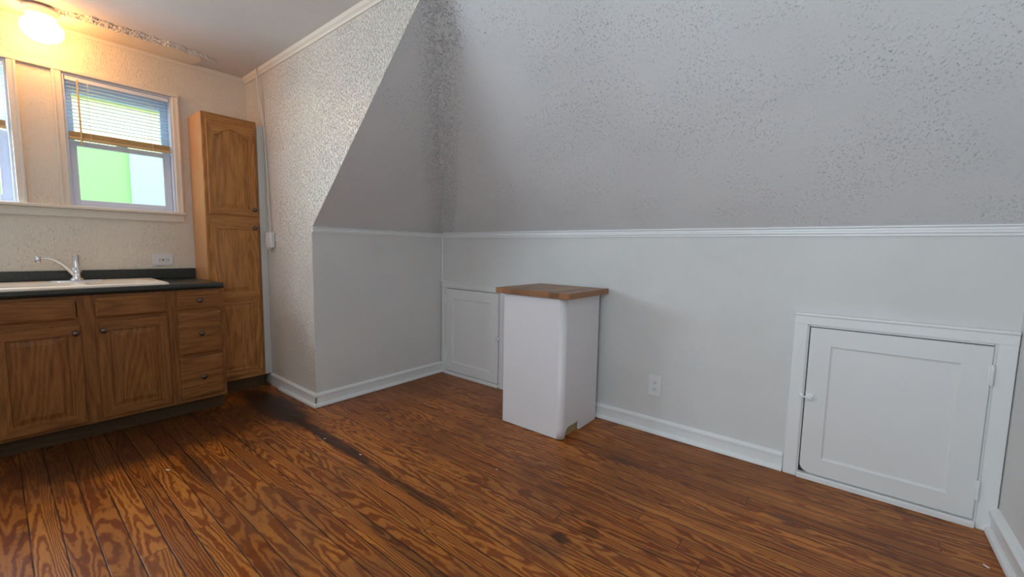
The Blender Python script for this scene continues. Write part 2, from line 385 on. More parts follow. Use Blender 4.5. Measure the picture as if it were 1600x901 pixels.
# baseboards
BP = [(0, 0.0), (0.012, 0.0), (0.012, 0.074), (0.018, 0.078), (0.018, 0.090), (0.011, 0.099), (0, 0.104)]
SP = [(0.011, 0.003), (0.030, 0.003), (0.030, 0.010), (0.027, 0.019), (0.020, 0.026), (0.011, 0.028)]
b = nb(); add_profile(b, BP, (0.80, 0, 0), (2.785, 0, 0), (0, -1, 0)); add_profile(b, SP, (0.80, 0, 0), (2.785, 0, 0), (0, -1, 0)); struct('baseboard_back', b, M['trim'])
b = nb(); add_profile(b, BP, (0, YE-0.012, 0), (0, -0.005, 0), (1, 0, 0)); add_profile(b, SP, (0, YE-0.030, 0), (0, -0.022, 0), (1, 0, 0)); struct('baseboard_alcove', b, M['trim'])
b = nb(); add_profile(b, BP, (-0.765, YE, 0), (0.012, YE, 0), (0, -1, 0)); add_profile(b, SP, (-0.585, YE, 0), (0.030, YE, 0), (0, -1, 0)); struct('baseboard_kitchen', b, M['trim'])
BR = [(a*1.5, h*1.12) for a, h in BP]
b = nb(); add_profile(b, BR, (LX, -0.02, 0), (LX, -3.49, 0), (-1, 0, 0)); add_profile(b, [(a+0.006, h) for a, h in SP], (LX, -0.02, 0), (LX, -3.49, 0), (-1, 0, 0)); struct('baseboard_right', b, M['trim'])
# crown strips of the kitchen
CP = [(0, 0), (0.010, 0), (0.014, 0.012), (0.026, 0.022), (0.030, 0.044), (0, 0.044)]
b = nb(); add_profile(b, CP, (W, YE, HC-0.044), (XS-0.03, YE, HC-0.044), (0, -1, 0)); struct('trim_5', b, M['trim_cream'])
CW = [(0, 0), (0.008, 0), (0.010, 0.018), (0.014, 0.034), (0, 0.034)]
b = nb(); add_profile(b, CW, (W, YF, HC-0.036), (W, YE-0.03, HC-0.036), (1, 0, 0)); struct('trim_6', b, M['trim_cream'])

# ceiling repair: smooth lowered strip with a torn plaster edge
def wob_(y): return 0.008*math.sin(y*31)+0.006*math.sin(y*83+1)
b = nb(); pts = [(W+0.01, YF+0.02, HC-0.014)]
k = 60; pts += [(-0.86+wob_(yy)*0.4, yy, HC-0.014) for yy in [YF+0.02+(-1.62-YF-0.02)*i/k for i in range(k+1)]]
pts += [(-0.93, -1.585, HC-0.014), (W+0.01, -1.60, HC-0.014)]
add_prism(b, pts, (0, 0, 0.016)); obj('plaster_patch', b, M['smoothpatch'], ceiling)
b = nb(); rr = random.Random(7); rows = []
y0, y1 = -2.36, -1.50; k = 110
for i in range(k+1):
    f_ = i/k; yy = y0+(y1-y0)*f_; wd = 0.085*min(1, f_*5+0.05)*min(1, (1-f_)*3.0+0.02); xc = -0.835-0.05*max(0, (f_-0.85)/0.15)
    row = []
    for j in range(7):
        g_ = j/6; edge = (0 < j < 6)
        row.append(b.verts.new((xc-wd*0.35+wd*g_+rr.uniform(-.005, .005)+wob_(yy), yy, HC-0.001-(rr.uniform(0.004, 0.011) if edge else 0.0)-(0.010 if j < 3 else 0))))
    rows.append(row)
for a, c_ in zip(rows, rows[1:]):
    for j in range(6): b.faces.new((a[j], a[j+1], c_[j+1], c_[j]))
obj('torn_plaster_edge', b, M['patch'], ceiling)

# ------------------------------------------------------------------ windows
def make_window(n, y0, y1):
    root = struct_empty('window_%d' % n, (W, (y0+y1)/2, WZ0))
    # jamb lining
    b = nb(); t_ = 0.012
    add_box(b, W-TH, W+0.004, y0, y0+t_, WZ0, WZ1); add_box(b, W-TH, W+0.004, y1-t_, y1, WZ0, WZ1)
    add_box(b, W-TH, W+0.004, y0+t_, y1-t_, WZ1-t_, WZ1); add_box(b, W-TH, W-0.02, y0+t_, y1-t_, WZ0, WZ0+t_)
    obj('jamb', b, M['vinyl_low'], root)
    # casing boards
    b = nb()
    add_box(b, W, W+0.020, y1, y1+0.037, WZ0, WZ1+0.002, 0.004); add_box(b, W+0.0, W+0.026, y1+0.026, y1+0.040, WZ0, WZ1+0.002, 0.003)
    add_box(b, W, W+0.020, y0-0.037, y0, WZ0, WZ1+0.002, 0.004); add_box(b, W+0.0, W+0.026, y0-0.044, y0-0.030, WZ0, WZ1+0.002, 0.003)
    obj('casing', b, M['trim_cream'], root)
    # sashes: outer sash up, inner sash down
    zm = 1.855; a0, a1 = y0+0.014, y1-0.014
    def sash(name, x0, x1, z0, z1, st, rb_, rt_, m_):
        b = nb()
        add_box(b, x0, x1, a0, a0+st, z0, z1, 0.003); add_box(b, x0, x1, a1-st*1.15, a1, z0, z1, 0.003)
        add_box(b, x0, x1, a0+st, a1-st*1.15, z0, z0+rb_, 0.003); add_box(b, x0, x1, a0+st, a1-st*1.15, z1-rt_, z1, 0.003)
        s_ = obj(name, b, m_, root)
        b = nb(); xm = (x0+x1)/2; add_box(b, xm-0.002, xm+0.002, a0+st-0.003, a1-st*1.15+0.003, z0+rb_-0.003, z1-rt_+0.003)
        obj('pane', b, M['glass'], s_)
        return s_
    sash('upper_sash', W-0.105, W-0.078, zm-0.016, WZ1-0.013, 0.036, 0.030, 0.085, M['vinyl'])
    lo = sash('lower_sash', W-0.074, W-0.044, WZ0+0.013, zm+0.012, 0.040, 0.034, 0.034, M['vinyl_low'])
    b = nb(); add_box(b, W-0.078, W-0.050, (y0+y1)/2-0.03, (y0+y1)/2+0.03, zm+0.012, zm+0.022, 0.004); add_box(b, W-0.066, W-0.04, (y0+y1)/2-0.006, (y0+y1)/2+0.030, zm+0.020, zm+0.028, 0.003)
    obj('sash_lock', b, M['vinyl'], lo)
    return root
make_window(1, *WIN[0]); make_window(2, *WIN[1]); make_window(3, *WIN[2])  # third window is unseen, added to carry more daylight
b = nb(); add_box(b, W, W+0.045, -3.20, -1.700, 1.404, 1.424, 0.005); add_box(b, W, W+0.018, -3.18, -1.706, 1.350, 1.404, 0.003); struct('trim_7', b, M['trim_cream'])
b = nb(); add_box(b, W, W+0.024, -3.18, -1.700, WZ1+0.002, WZ1+0.030, 0.005); struct('trim_8', b, M['trim_cream'])

def make_blind(y0, y1, label, wand_y):
    root = thing('window_blind', label, 'blind', (W-0.012, (y0+y1)/2, WZ1-0.014), 'raised mini blinds in the kitchen windows')
    b = nb(); add_box(b, W-0.034, W+0.002, y0+0.004, y1-0.004, 2.245, 2.271, 0.002); obj('head_rail', b, M['slat'], root)
    b = nb(); z = 2.232
    while z > 1.93:
        # thin slightly crowned slat, tilted a little
        n_ = 4; top = []
        for j in range(n_+1):
            g_ = j/n_-0.5; xx = W-0.016+g_*0.026; zz = z+0.0016*(1-4*g_*g_)+g_*0.001
            top.append((xx, zz))
        prof = [(x_, z_) for x_, z_ in top]+[(x_, z_-0.0010) for x_, z_ in reversed(top)]
        add_prism(b, [(x_, y0+0.008, z_) for x_, z_ in prof], (0, y1-y0-0.016, 0)); z -= 0.0235
    obj('slats', b, M['slat'], root)
    b = nb(); add_box(b, W-0.032, W+0.002, y0-0.002+0.006, y1-0.006, 1.868, 1.886, 0.004); 
    for k in range(7): add_box(b, W-0.031, W+0.001, y0+0.006, y1-0.008, 1.8885+k*0.0046, 1.8915+k*0.0046, 0.0008, 1)
    obj('bottom_rail', b, M['tan'], root)
    for yy in (y0+0.11, y1-0.11):
        b = nb(); add_tube(b, [(W+0.0045, yy, 2.25), (W+0.0045, yy, 1.868)], 0.0012, 6); add_tube(b, [(W-0.0365, yy, 2.25), (W-0.0365, yy, 1.868)], 0.0012, 6)
        obj('ladder_cord', b, M['slat'], root)
    b = nb(); add_tube(b, [(W+0.010, wand_y, 2.255), (W+0.012, wand_y+0.002, 1.83)], 0.0048, 8); obj('wand', b, M['tan'], root, True)
make_blind(WIN[0][0]+0.012, WIN[0][1]-0.012, 'raised white mini blind in the right kitchen window, with long tan wand', -2.243)
make_blind(WIN[1][0]+0.012, WIN[1][1]-0.012, 'raised mini blind in the left kitchen window, cut by the photo edge', -3.03)

# neighbouring house and ground outside
b = nb()
add_box(b, -3.3, -3.0, -3.9, 0.0, -0.5, 2.16); ho = obj('neighbouring_house', b, M['siding']); tag(ho, 'overexposed green side of the neighbouring house seen through the kitchen window panes', 'house')
b = nb(); add_box(b, -2.998, -2.97, -1.70, -0.9, 0.4, 2.14); obj('pale_panel', b, M['pale_panel'], ho)
b = nb(); add_box(b, -3.3, -3.02, -3.9, 0.0, 2.16, 2.60); obj('upper_siding', b, M['yellow_siding'], ho)
b = nb(); add_box(b, -3.35, -2.94, -4.0, 0.1, 2.595, 2.86); obj('eave_board', b, M['lime'], ho)
b = nb(); add_box(b, -8, W-TH-0.02, -8, 4, -0.6, -0.5); g_ = struct('ground', b, M['ground'])

# ------------------------------------------------------------------ access doors in the back wall
def panel_loops(bm, MP, u0, u1, v0, v1, loops, arch=0.0, corner=0.0, fr=None, mis=None):
    """loops: (inset, depth, archfactor). MP maps (u, v, depth) to 3D."""
    K = 21 if arch else 1; rings = []
    for (ins, d, af) in loops:
        a0, a1, c0, c1 = u0+ins, u1-ins, v0+ins, v1-ins; pts = []
        cr = max(0.0, corner-ins) if corner else 0
        for k_ in range(6 if corner else 1):
            if cr > 0:
                a_ = PI+ (PI/2)*k_/5; pts.append((a0+cr+cr*math.cos(a_), c0+cr+cr*math.sin(a_)))
            else: pts.append((a0, c0))
        pts.append((a1, c0)); pts.append((a1, c1-arch*af))
        for k_ in range(1, K):
            u = 1-k_/K; s_ = min(1, max(0, (u-0.10)/0.80)); hgt = math.sin(PI*s_)**0.75 if 0 < s_ < 1 else 0
            pts.append((a0+(a1-a0)*u, c1-arch*af*(1-hgt)))
        pts.append((a0, c1-arch*af))
        rings.append([bm.verts.new(MP(u, v, d)) for u, v in pts])
    n = len(rings[0])
    for li, (A, B) in enumerate(zip(rings, rings[1:])):
        for i in range(n):
            j = (i+1) % n
            try: f = bm.faces.new((A[i], A[j], B[j], B[i]))
            except ValueError: continue
            if mis is not None and li in mis:
                c_ = (A[i].co-A[j].co); horiz = abs(c_.z) < max(abs(c_.x), abs(c_.y))
                if horiz: f.material_index = 1
    bm.faces.new(rings[-1])
    bm.faces.new(rings[0][::-1])
def MX(x): return lambda u, v, d: (x+d, u, v)
def MY(y): return lambda u, v, d: (u, y-d, v)

def access_door(n, u0, u1, v1, hinge_left, cas_l, cas_r, latch_z, corner):
    root = struct_empty('door_%d' % n, ((u0+u1)/2, 0, 0))
    v0 = 0.036; g = 0.004
    b = nb(); yb = -0.004
    panel_loops(b, MY(yb), u0+(0.0015 if hinge_left else g), u1-(g if hinge_left else 0.0015), v0, v1-g, [(0, 0, 0), (0, 0.017, 0), (0.003, 0.020, 0), (0.088, 0.020, 0), (0.094, 0.014, 0), (0.100, 0.0125, 0)], corner=corner)
    leaf = obj('door_leaf', b, M['door'], root)
    b = nb(); add_box(b, u0-0.002, u1+0.002, -0.0025, -0.0005, 0.02, v1); obj('dark_gap', b, M['dark'], root)
    # casing
    b = nb(); top = v1+0.018
    add_box(b, cas_l, u0-0.008, -0.024, 0, 0.0, top, 0.004); add_box(b, u0-0.010, u0-0.001, -0.014, 0, 0.0, v1+0.008, 0.002)
    add_box(b, u1+0.008, cas_r, -0.024, 0, 0.0, top, 0.004); add_box(b, u1+0.001, u1+0.010, -0.014, 0, 0.0, v1+0.008, 0.002)
    add_box(b, u0, u1, -0.014, 0, v1, v1+0.010, 0.002)
    hd = v1+0.010
    add_box(b, cas_l, cas_r, -0.026, 0, hd, hd+0.045, 0.003); add_box(b, cas_l-0.0, cas_r, -0.034, 0, hd+0.045, hd+0.060, 0.005)
    obj('casing', b, M['trim'] if n == 1 else M['door'], root)
    b = nb(); add_box(b, u0-0.008, u1+0.004, -0.036, 0, 0.001, 0.030, 0.004); obj('threshold', b, M['trim'], root)
    hx = u0 if hinge_left else u1
    for hz in (0.175, 0.69):
        b = nb(); add_lathe(b, [(0.005, hz-0.045), (0.0065, hz-0.04), (0.0065, hz-0.014), (0.0055, hz-0.013), (0.0065, hz-0.012), (0.0065, hz+0.012), (0.0055, hz+0.013), (0.0065, hz+0.014), (0.0065, hz+0.04), (0.005, hz+0.045)], (hx, -0.029, 0), seg=10)
        s_ = 1 if hinge_left else -1
        add_box(b, hx, hx+s_*0.012, -0.0265, -0.024, hz-0.038, hz+0.038, 0.001)
        obj('hinge', b, M['trim'], root, True)
    lx = u1 if hinge_left else u0; s_ = -1 if hinge_left else 1
    b = nb()
    add_box(b, lx+s_*0.006, lx+s_*0.040, -0.034, -0.024, latch_z-0.020, latch_z+0.020, 0.003)
    add_box(b, lx-s_*0.022, lx-s_*0.004, -0.034, -0.024, latch_z-0.014, latch_z+0.014, 0.002)
    add_lathe(b, [(0.005, 0.030), (0.006, 0.040), (0.009, 0.044), (0.009, 0.049), (0.005, 0.053)], (lx+s_*0.024, 0, latch_z), 'y', 14)
    add_box(b, min(lx-s_*0.018, lx+s_*0.026), max(lx-s_*0.018, lx+s_*0.026), -0.039, -0.034, latch_z-0.005, latch_z+0.005, 0.001)
    obj('latch', b, M['trim'], root, True)
access_door(1, 2.858, 3.500, 0.816, False, 2.789, 3.566, 0.445, 0.045)
access_door(2, 0.0735, 0.727, 0.816, True, 0.016, 0.797, 0.432, 0.0)

# ------------------------------------------------------------------ kitchen cabinets
def knob(x, y, z, par):
    b = nb(); add_lathe(b, [(0.010, 0), (0.010, 0.003), (0.006, 0.006), (0.006, 0.013), (0.014, 0.018), (0.0165, 0.023), (0.014, 0.028), (0.007, 0.031)], (x, y, z), 'x', 18)
    obj('knob', b, M['metal_knob'], par, True)
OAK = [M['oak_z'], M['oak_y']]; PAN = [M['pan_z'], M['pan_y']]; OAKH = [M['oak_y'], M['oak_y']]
def frame_depths(T, fw_, groove=0.009):
    return [(0, 0, 0), (0, T-0.005, 0), (0.004, T, 0), (fw_, T, 1), (fw_+0.003, T-groove, 1), (fw_+0.011, T-groove, 1), (fw_+0.036, T-0.0015, 1), (fw_+0.038, T-0.001, 1)]
def cab_door(par, xf, y0, y1, z0, z1, fw_=0.055, arch=0.0, knob_at=None, T=0.019, mats=None):
    b = nb(); panel_loops(b, MX(xf), y0, y1, z0, z1, frame_depths(T, fw_), arch=arch, mis=(2,))
    d = obj('door', b, mats or OAK, par, origin=(xf, (y0+y1)/2, (z0+z1)/2))
    if knob_at: knob(xf+T-0.001, knob_at[0], knob_at[1], d)
    return d
def drawer(par, xf, y0, y1, z0, z1, name='drawer', kn=True, T=0.019):
    b = nb(); panel_loops(b, MX(xf), y0, y1, z0, z1, [(0, 0, 0), (0, T-0.009, 0), (0.003, T-0.006, 0), (0.010, T-0.003, 0), (0.013, T, 0)])
    d = obj(name, b, OAKH, par, origin=(xf, (y0+y1)/2, (z0+z1)/2))
    if kn: knob(xf+T-0.001, (y0+y1)/2, (z0+z1)/2, d)
    return d
def carcass(par, y0, y1, z0, z1, depth, sidemat, cols, top=True, kick=0.07, kick_mat=None, mats=None):
    xf = W+depth; ft = 0.019
    b = nb(); add_box(b, W+0.003, xf-ft, y0, y0+0.016, z0, z1); add_box(b, W+0.003, xf-ft, y1-0.016, y1, z0, z1)
    add_box(b, W+0.003, W+0.012, y0+0.016, y1-0.016, z0, z1); add_box(b, W+0.012, xf-ft, y0+0.016, y1-0.016, z0, z0+0.016)
    if top: add_box(b, W+0.012, xf-ft, y0+0.016, y1-0.016, z1-0.016, z1)
    obj('carcass', b, sidemat, par)
    b = nb(); st, rl = cols
    for a0, a1, c0, c1 in st: add_box(b, xf-ft, xf, a0, a1, c0, c1, 0, mi=0)
    for a0, a1, c0, c1 in rl: add_box(b, xf-ft, xf, a0, a1, c0, c1, 0, mi=1)
    obj('face_frame', b, mats or OAK, par)
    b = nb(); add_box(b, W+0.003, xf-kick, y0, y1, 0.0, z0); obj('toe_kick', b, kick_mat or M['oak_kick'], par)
    return xf
BF = W+0.620-0.001; ZT = 0.876
# sink base: two false fronts over two doors
def sink_base(y0, y1, label):
    cb = thing('base_cabinet', label, 'cabinet', (W+0.31, (y0+y1)/2, 0), 'oak base cabinets under the black counter')
    yc = (y0+y1)/2; xf = carcass(cb, y0, y1, 0.10, ZT, 0.620, M['oak_side'],
        ([(y0, y0+0.04, 0.10, ZT), (y1-0.04, y1, 0.10, ZT), (yc-0.04, yc+0.04, 0.10, ZT)],
         [(y0+0.04, yc-0.04, 0.10, 0.14), (yc+0.04, y1-0.04, 0.10, 0.14), (y0+0.04, yc-0.04, 0.69, 0.75), (yc+0.04, y1-0.04, 0.69, 0.75), (y0+0.04, yc-0.04, 0.84, ZT), (yc+0.04, y1-0.04, 0.84, ZT)]), top=False)
    drawer(cb, xf, yc+0.035, y1-0.022, 0.734, 0.856, 'false_drawer_front', False); drawer(cb, xf, y0+0.03, yc-0.045, 0.738, 0.856, 'false_drawer_front', False)
    cab_door(cb, xf, yc+0.032, y1-0.022, 0.122, 0.713, knob_at=(yc+0.062, 0.660))
    cab_door(cb, xf, y0+0.022, yc-0.032, 0.118, 0.704, knob_at=(yc-0.055, 0.660))
sink_base(-2.732, -1.9455, 'oak sink base cabinet with two raised panel doors below false drawer fronts')
# drawer base
y0, y1 = -1.9445, -1.650
cb = thing('base_cabinet', 'narrow oak base cabinet with three stacked drawers beside the pantry', 'cabinet', (W+0.31, (y0+y1)/2, 0), 'oak base cabinets under the black counter')
xf = carcass(cb, y0, y1, 0.10, ZT, 0.620, M['oak_side'], ([(y0, y0+0.04, 0.10, ZT), (y1-0.035, y1, 0.10, ZT)],
     [(y0+0.04, y1-0.035, 0.10, 0.14), (y0+0.04, y1-0.035, 0.40, 0.44), (y0+0.04, y1-0.035, 0.70, 0.745), (y0+0.04, y1-0.035, 0.85, ZT)]))
drawer(cb, xf, y0+0.027, y1-0.020, 0.738, 0.866); drawer(cb, xf, y0+0.027, y1-0.020, 0.427, 0.719); drawer(cb, xf, y0+0.027, y1-0.020, 0.124, 0.410)
# one more beyond the frame's left edge, carrying the worktop
y0, y1 = -3.34, -2.733
cb = thing('base_cabinet', 'oak base cabinet left of the sink base, beyond the left edge', 'cabinet', (W+0.31, (y0+y1)/2, 0), 'oak base cabinets under the black counter')
xf = carcass(cb, y0, y1, 0.10, ZT, 0.620, M['oak_side'], ([(y0, y0+0.04, 0.10, ZT), (y1-0.04, y1, 0.10, ZT)], [(y0+0.04, y1-0.04, 0.10, 0.14), (y0+0.04, y1-0.04, 0.84, ZT)]))
cab_door(cb, xf, y0+0.02, y1-0.02, 0.12, 0.856, knob_at=(y0+0.06, 0.80))

# pantry
y0, y1 = -1.647, -1.283; PZ = 2.157
pn = thing('pantry_cabinet', 'tall narrow oak pantry cabinet with arched upper door in the kitchen corner', 'cabinet', (W+0.16, (y0+y1)/2, 0))
xf = carcass(pn, y0, y1, 0.10, PZ, 0.320, M['oak_side'], ([(y0, y0+0.035, 0.10, PZ), (y1-0.03, y1, 0.10, PZ)],
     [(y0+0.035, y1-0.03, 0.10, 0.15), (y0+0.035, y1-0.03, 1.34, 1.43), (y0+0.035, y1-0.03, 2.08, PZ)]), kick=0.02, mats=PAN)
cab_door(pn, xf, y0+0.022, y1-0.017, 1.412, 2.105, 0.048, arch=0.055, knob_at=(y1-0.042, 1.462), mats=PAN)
b = nb(); D0, D1 = y0+0.022, y1-0.017
fd = [(0, 0, 0), (0.0, 0.019, 0)]+frame_depths(0.019, 0.048)[3:]
# two stacked panels share the middle rail
for (c0, c1) in ((0.138, 0.788-0.024), (0.788-0.024, 1.356)):
    fd2 = fd
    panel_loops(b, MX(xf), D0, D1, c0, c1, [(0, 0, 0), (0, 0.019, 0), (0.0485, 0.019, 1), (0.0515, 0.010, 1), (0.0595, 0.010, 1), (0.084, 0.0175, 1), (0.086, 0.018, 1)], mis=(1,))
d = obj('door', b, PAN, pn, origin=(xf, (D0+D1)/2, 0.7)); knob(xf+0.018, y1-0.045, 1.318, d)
b = nb(); add_box(b, -0.785, -0.765, y1+0.001, YE-0.0015, 0.105, 2.135, 0.002)
tag(obj('filler_strip', b, M['filler'], origin=(-0.775, -1.257, 0.105)), 'tall off-white filler strip between the pantry cabinet and the side wall', 'trim strip')

# worktop with sink cut-out
CX0, CX1, CY0, CY1 = W+0.001, W+0.640, -3.345, -1.648
SX0, SX1, SY0, SY1 = W+0.075, W+0.590, -2.735, -1.935       # sink rim
ct = thing('countertop', 'black speckled laminate countertop with backsplash on the oak base cabinets', 'countertop', (W+0.32, -2.49, ZT))
b = nb(); hx0, hx1, hy0, hy1 = SX0+0.02, SX1-0.02, SY0+0.02, SY1-0.02
xsn, ysn = [CX0, hx0, hx1, CX1], [CY0, hy0, hy1, CY1]
G = [[[b.verts.new((x, y, z)) for z in (ZT+0.0005, 0.914)] for y in ysn] for x in xsn]
for i in range(3):
    for j in range(3):
        if (i, j) == (1, 1): continue
        for k in (0, 1): b.faces.new((G[i][j][k], G[i+1][j][k], G[i+1][j+1][k], G[i][j+1][k]))
for i in range(3):
    b.faces.new((G[i][0][0], G[i+1][0][0], G[i+1][0][1], G[i][0][1])); b.faces.new((G[i][3][0], G[i+1][3][0], G[i+1][3][1], G[i][3][1]))
    b.faces.new((G[0][i][0], G[0][i+1][0], G[0][i+1][1], G[0][i][1])); b.faces.new((G[3][i][0], G[3][i+1][0], G[3][i+1][1], G[3][i][1]))
b.faces.new((G[1][1][0], G[2][1][0], G[2][1][1], G[1][1][1])); b.faces.new((G[1][2][0], G[2][2][0], G[2][2][1], G[1][2][1]))
b.faces.new((G[1][1][0], G[1][2][0], G[1][2][1], G[1][1][1])); b.faces.new((G[2][1][0], G[2][2][0], G[2][2][1], G[2][1][1]))
fe = [e for e in b.edges if all(abs(v.co.x-CX1) < 1e-5 for v in e.verts) and abs(e.verts[0].co.z-e.verts[1].co.z) < 1e-5]
bmesh.ops.bevel(b, geom=fe, offset=0.012, segments=4, affect='EDGES', profile=0.5)
obj('worktop', b, M['laminate'], ct, True)
b = nb(); add_box(b, CX0, CX0+0.020, CY0, CY1-0.006, 0.9145, 0.992, 0.004); obj('backsplash', b, M['laminate'], ct)

# sink
sk = thing('kitchen_sink', 'cream enamel drop-in sink set into the black countertop', 'sink', (W+0.33, -2.335, 0.914))
def rrect(x0, x1, y0, y1, r, z, n=5):
    o = []
    for (cx, cy, a0) in ((x1-r, y1-r, 0), (x0+r, y1-r, PI/2), (x0+r, y0+r, PI), (x1-r, y0+r, 1.5*PI)):
        for k in range(n+1):
            a = a0+PI/2*k/n; o.append((cx+r*math.cos(a), cy+r*math.sin(a), z))
    return o
b = nb(); rings = []
yc = (SY0+SY1)/2
def ring(x0, x1, y0, y1, r, z): return [b.verts.new(p) for p in rrect(x0, x1, y0, y1, r, z)]
def bridge(A, B):
    n = len(A)
    for i in range(n): b.faces.new((A[i], A[(i+1) % n], B[(i+1) % n], B[i]))
R0 = ring(SX0, SX1, SY0, SY1, 0.03, 0.9145); R1 = ring(SX0+0.002, SX1-0.002, SY0+0.002, SY1-0.002, 0.03, 0.922)
R2 = ring(SX0+0.010, SX1-0.010, SY0+0.010, SY1-0.010, 0.025, 0.929); R3 = ring(SX0+0.022, SX1-0.022, SY0+0.022, SY1-0.022, 0.02, 0.930)
R4 = ring(SX0+0.034, SX1-0.034, SY0+0.034, SY1-0.034, 0.02, 0.925)
for A, B in ((R0, R1), (R1, R2), (R2, R3), (R3, R4)): bridge(A, B)
# deck with two bowls: fill deck face, then inset bowls
deck = R4
bowls = [(SX0+0.11, SX1-0.045, SY0+0.05, yc-0.02), (SX0+0.11, SX1-0.045, yc+0.02, SY1-0.05)]
inner = []
for (x0, x1, y0, y1) in bowls:
    B0 = ring(x0, x1, y0, y1, 0.05, 0.925); B1 = ring(x0+0.006, x1-0.006, y0+0.006, y1-0.006, 0.048, 0.917)
    B2 = ring(x0+0.015, x1-0.015, y0+0.015, y1-0.015, 0.045, 0.775); B3 = ring(x0+0.045, x1-0.045, y0+0.045, y1-0.045, 0.04, 0.752)
    for A, B_ in ((B0, B1), (B1, B2), (B2, B3)): bridge(A, B_)
    b.faces.new(B3); inner.append(B0)
loops = [deck]+inner; es = []
for Lp in loops:
    for i in range(len(Lp)):
        e = b.edges.get((Lp[i], Lp[(i+1) % len(Lp)]))
        es.append(e)
bmesh.ops.triangle_fill(b, edges=es, use_beauty=True)
obj('basin', b, M['enamel'], sk, True)
for (x0, x1, y0, y1) in bowls:
    b = nb(); add_lathe(b, [(0.045, 0.7525), (0.043, 0.756), (0.03, 0.755), (0.028, 0.7535)], ((x0+x1)/2, (y0+y1)/2, 0), seg=20); obj('drain', b, M['chrome'], sk, True)

# faucet
FXX, FYY, FZ = W+0.145, -2.328, 0.925
fc = thing('faucet', 'chrome single-handle faucet with arched spout on the sink deck', 'faucet', (FXX, FYY, FZ))
b = nb(); pr = []
for z, s_ in ((0.0005, 1.0), (0.005, 1.0), (0.009, 0.92), (0.011, 0.7)):
    pr.append([b.verts.new((FXX+0.030*s_*math.cos(a), FYY+0.135*s_*math.sin(a), FZ+z)) for a in [2*PI*k/40 for k in range(40)]])
for A, B in zip(pr, pr[1:]):
    for i in range(40): b.faces.new((A[i], A[(i+1) % 40], B[(i+1) % 40], B[i]))
b.faces.new(pr[0]); b.faces.new(pr[-1]); obj('base_plate', b, M['chrome'], fc, True)
b = nb(); add_lathe(b, [(0.034, FZ+0.010), (0.032, FZ+0.018), (0.026, FZ+0.024), (0.024, FZ+0.045), (0.027, FZ+0.062), (0.024, FZ+0.078), (0.019, FZ+0.092)], (FXX, FYY, 0), seg=24); obj('body', b, M['chrome'], fc, True)
b = nb(); add_lathe(b, [(0.018, FZ+0.091), (0.0175, FZ+0.115), (0.0155, FZ+0.140), (0.0185, FZ+0.165), (0.019, FZ+0.172), (0.012, FZ+0.178)], (FXX, FYY+0.002, 0), seg=20); obj('handle', b, M['chrome'], fc, True)
b = nb(); add_tube(b, spline([(FXX, FYY, FZ+0.035), (FXX+0.010, FYY-0.028, FZ+0.075), (FXX+0.022, FYY-0.062, FZ+0.118), (FXX+0.035, FYY-0.100, FZ+0.147), (FXX+0.047, FYY-0.135, FZ+0.157), (FXX+0.055, FYY-0.160, FZ+0.157)]), lambda s_: 0.0155-0.006*s_, 14); obj('spout', b, M['chrome'], fc, True)
b = nb(); add_lathe(b, [(0.012, FZ+0.130), (0.0135, FZ+0.134), (0.0135, FZ+0.160), (0.011, FZ+0.168)], (FXX+0.058, FYY-0.165, 0), seg=18); obj('aerator', b, M['chrome'], fc, True)

# ------------------------------------------------------------------ outlets
def outlet_wall_back():
    x0, x1, z0, z1 = 2.019, 2.103, 0.249, 0.386
    t_ = thing('wall_outlet', 'white duplex outlet on the low wall between the cart and the large access door', 'outlet', ((x0+x1)/2, 0, z0))
    b = nb(); add_box(b, x0, x1, -0.007, -0.0005, z0, z1, 0.003); obj('cover_plate', b, M['plastic'], t_)
    for zc in (0.339, 0.296):
        b = nb(); add_box(b, 2.061-0.017, 2.061+0.017, -0.0095, -0.006, zc-0.014, zc+0.014, 0.003); r_ = obj('receptacle', b, M['plastic'], t_)
        b = nb(); add_box(b, 2.061-0.008, 2.061-0.0055, -0.0102, -0.009, zc-0.002, zc+0.008); add_box(b, 2.061+0.0055, 2.061+0.008, -0.0102, -0.009, zc-0.002, zc+0.008)
        add_lathe(b, [(0.0028, 0.009), (0.0028, 0.0102)], (2.061, 0, zc-0.008), 'y', 10); obj('slots', b, M['dark'], r_)
outlet_wall_back()
y0, y1, z0, z1 = -1.912, -1.788, 1.018, 1.100; zc = (z0+z1)/2
t_ = thing('wall_outlet', 'white horizontal outlet above the counter backsplash, left of the pantry', 'outlet', (W, -1.85, z0))
b = nb(); add_box(b, W+0.0005, W+0.007, y0, y1, z0, z1, 0.003); obj('cover_plate', b, M['plastic'], t_)
b = nb(); add_box(b, W+0.006, W+0.0095, y0+0.027, y1-0.027, zc-0.017, zc+0.017, 0.002); r_ = obj('receptacle', b, M['plastic'], t_)
b = nb()
for yc_ in (-1.872, -1.828):
    for dz in (-0.0075, 0.005): add_box(b, W+0.009, W+0.0103, yc_-0.004, yc_+0.004, zc+dz, zc+dz+0.0025)
    add_lathe(b, [(0.0028, 0.009), (0.0028, 0.0103)], (W, yc_+0.010, zc), 'x', 10)
for yc_ in (-1.853, -1.847): add_box(b, W+0.009, W+0.0100, yc_-0.002, yc_+0.002, zc-0.007, zc+0.007)
obj('slots', b, M['dark'], r_)

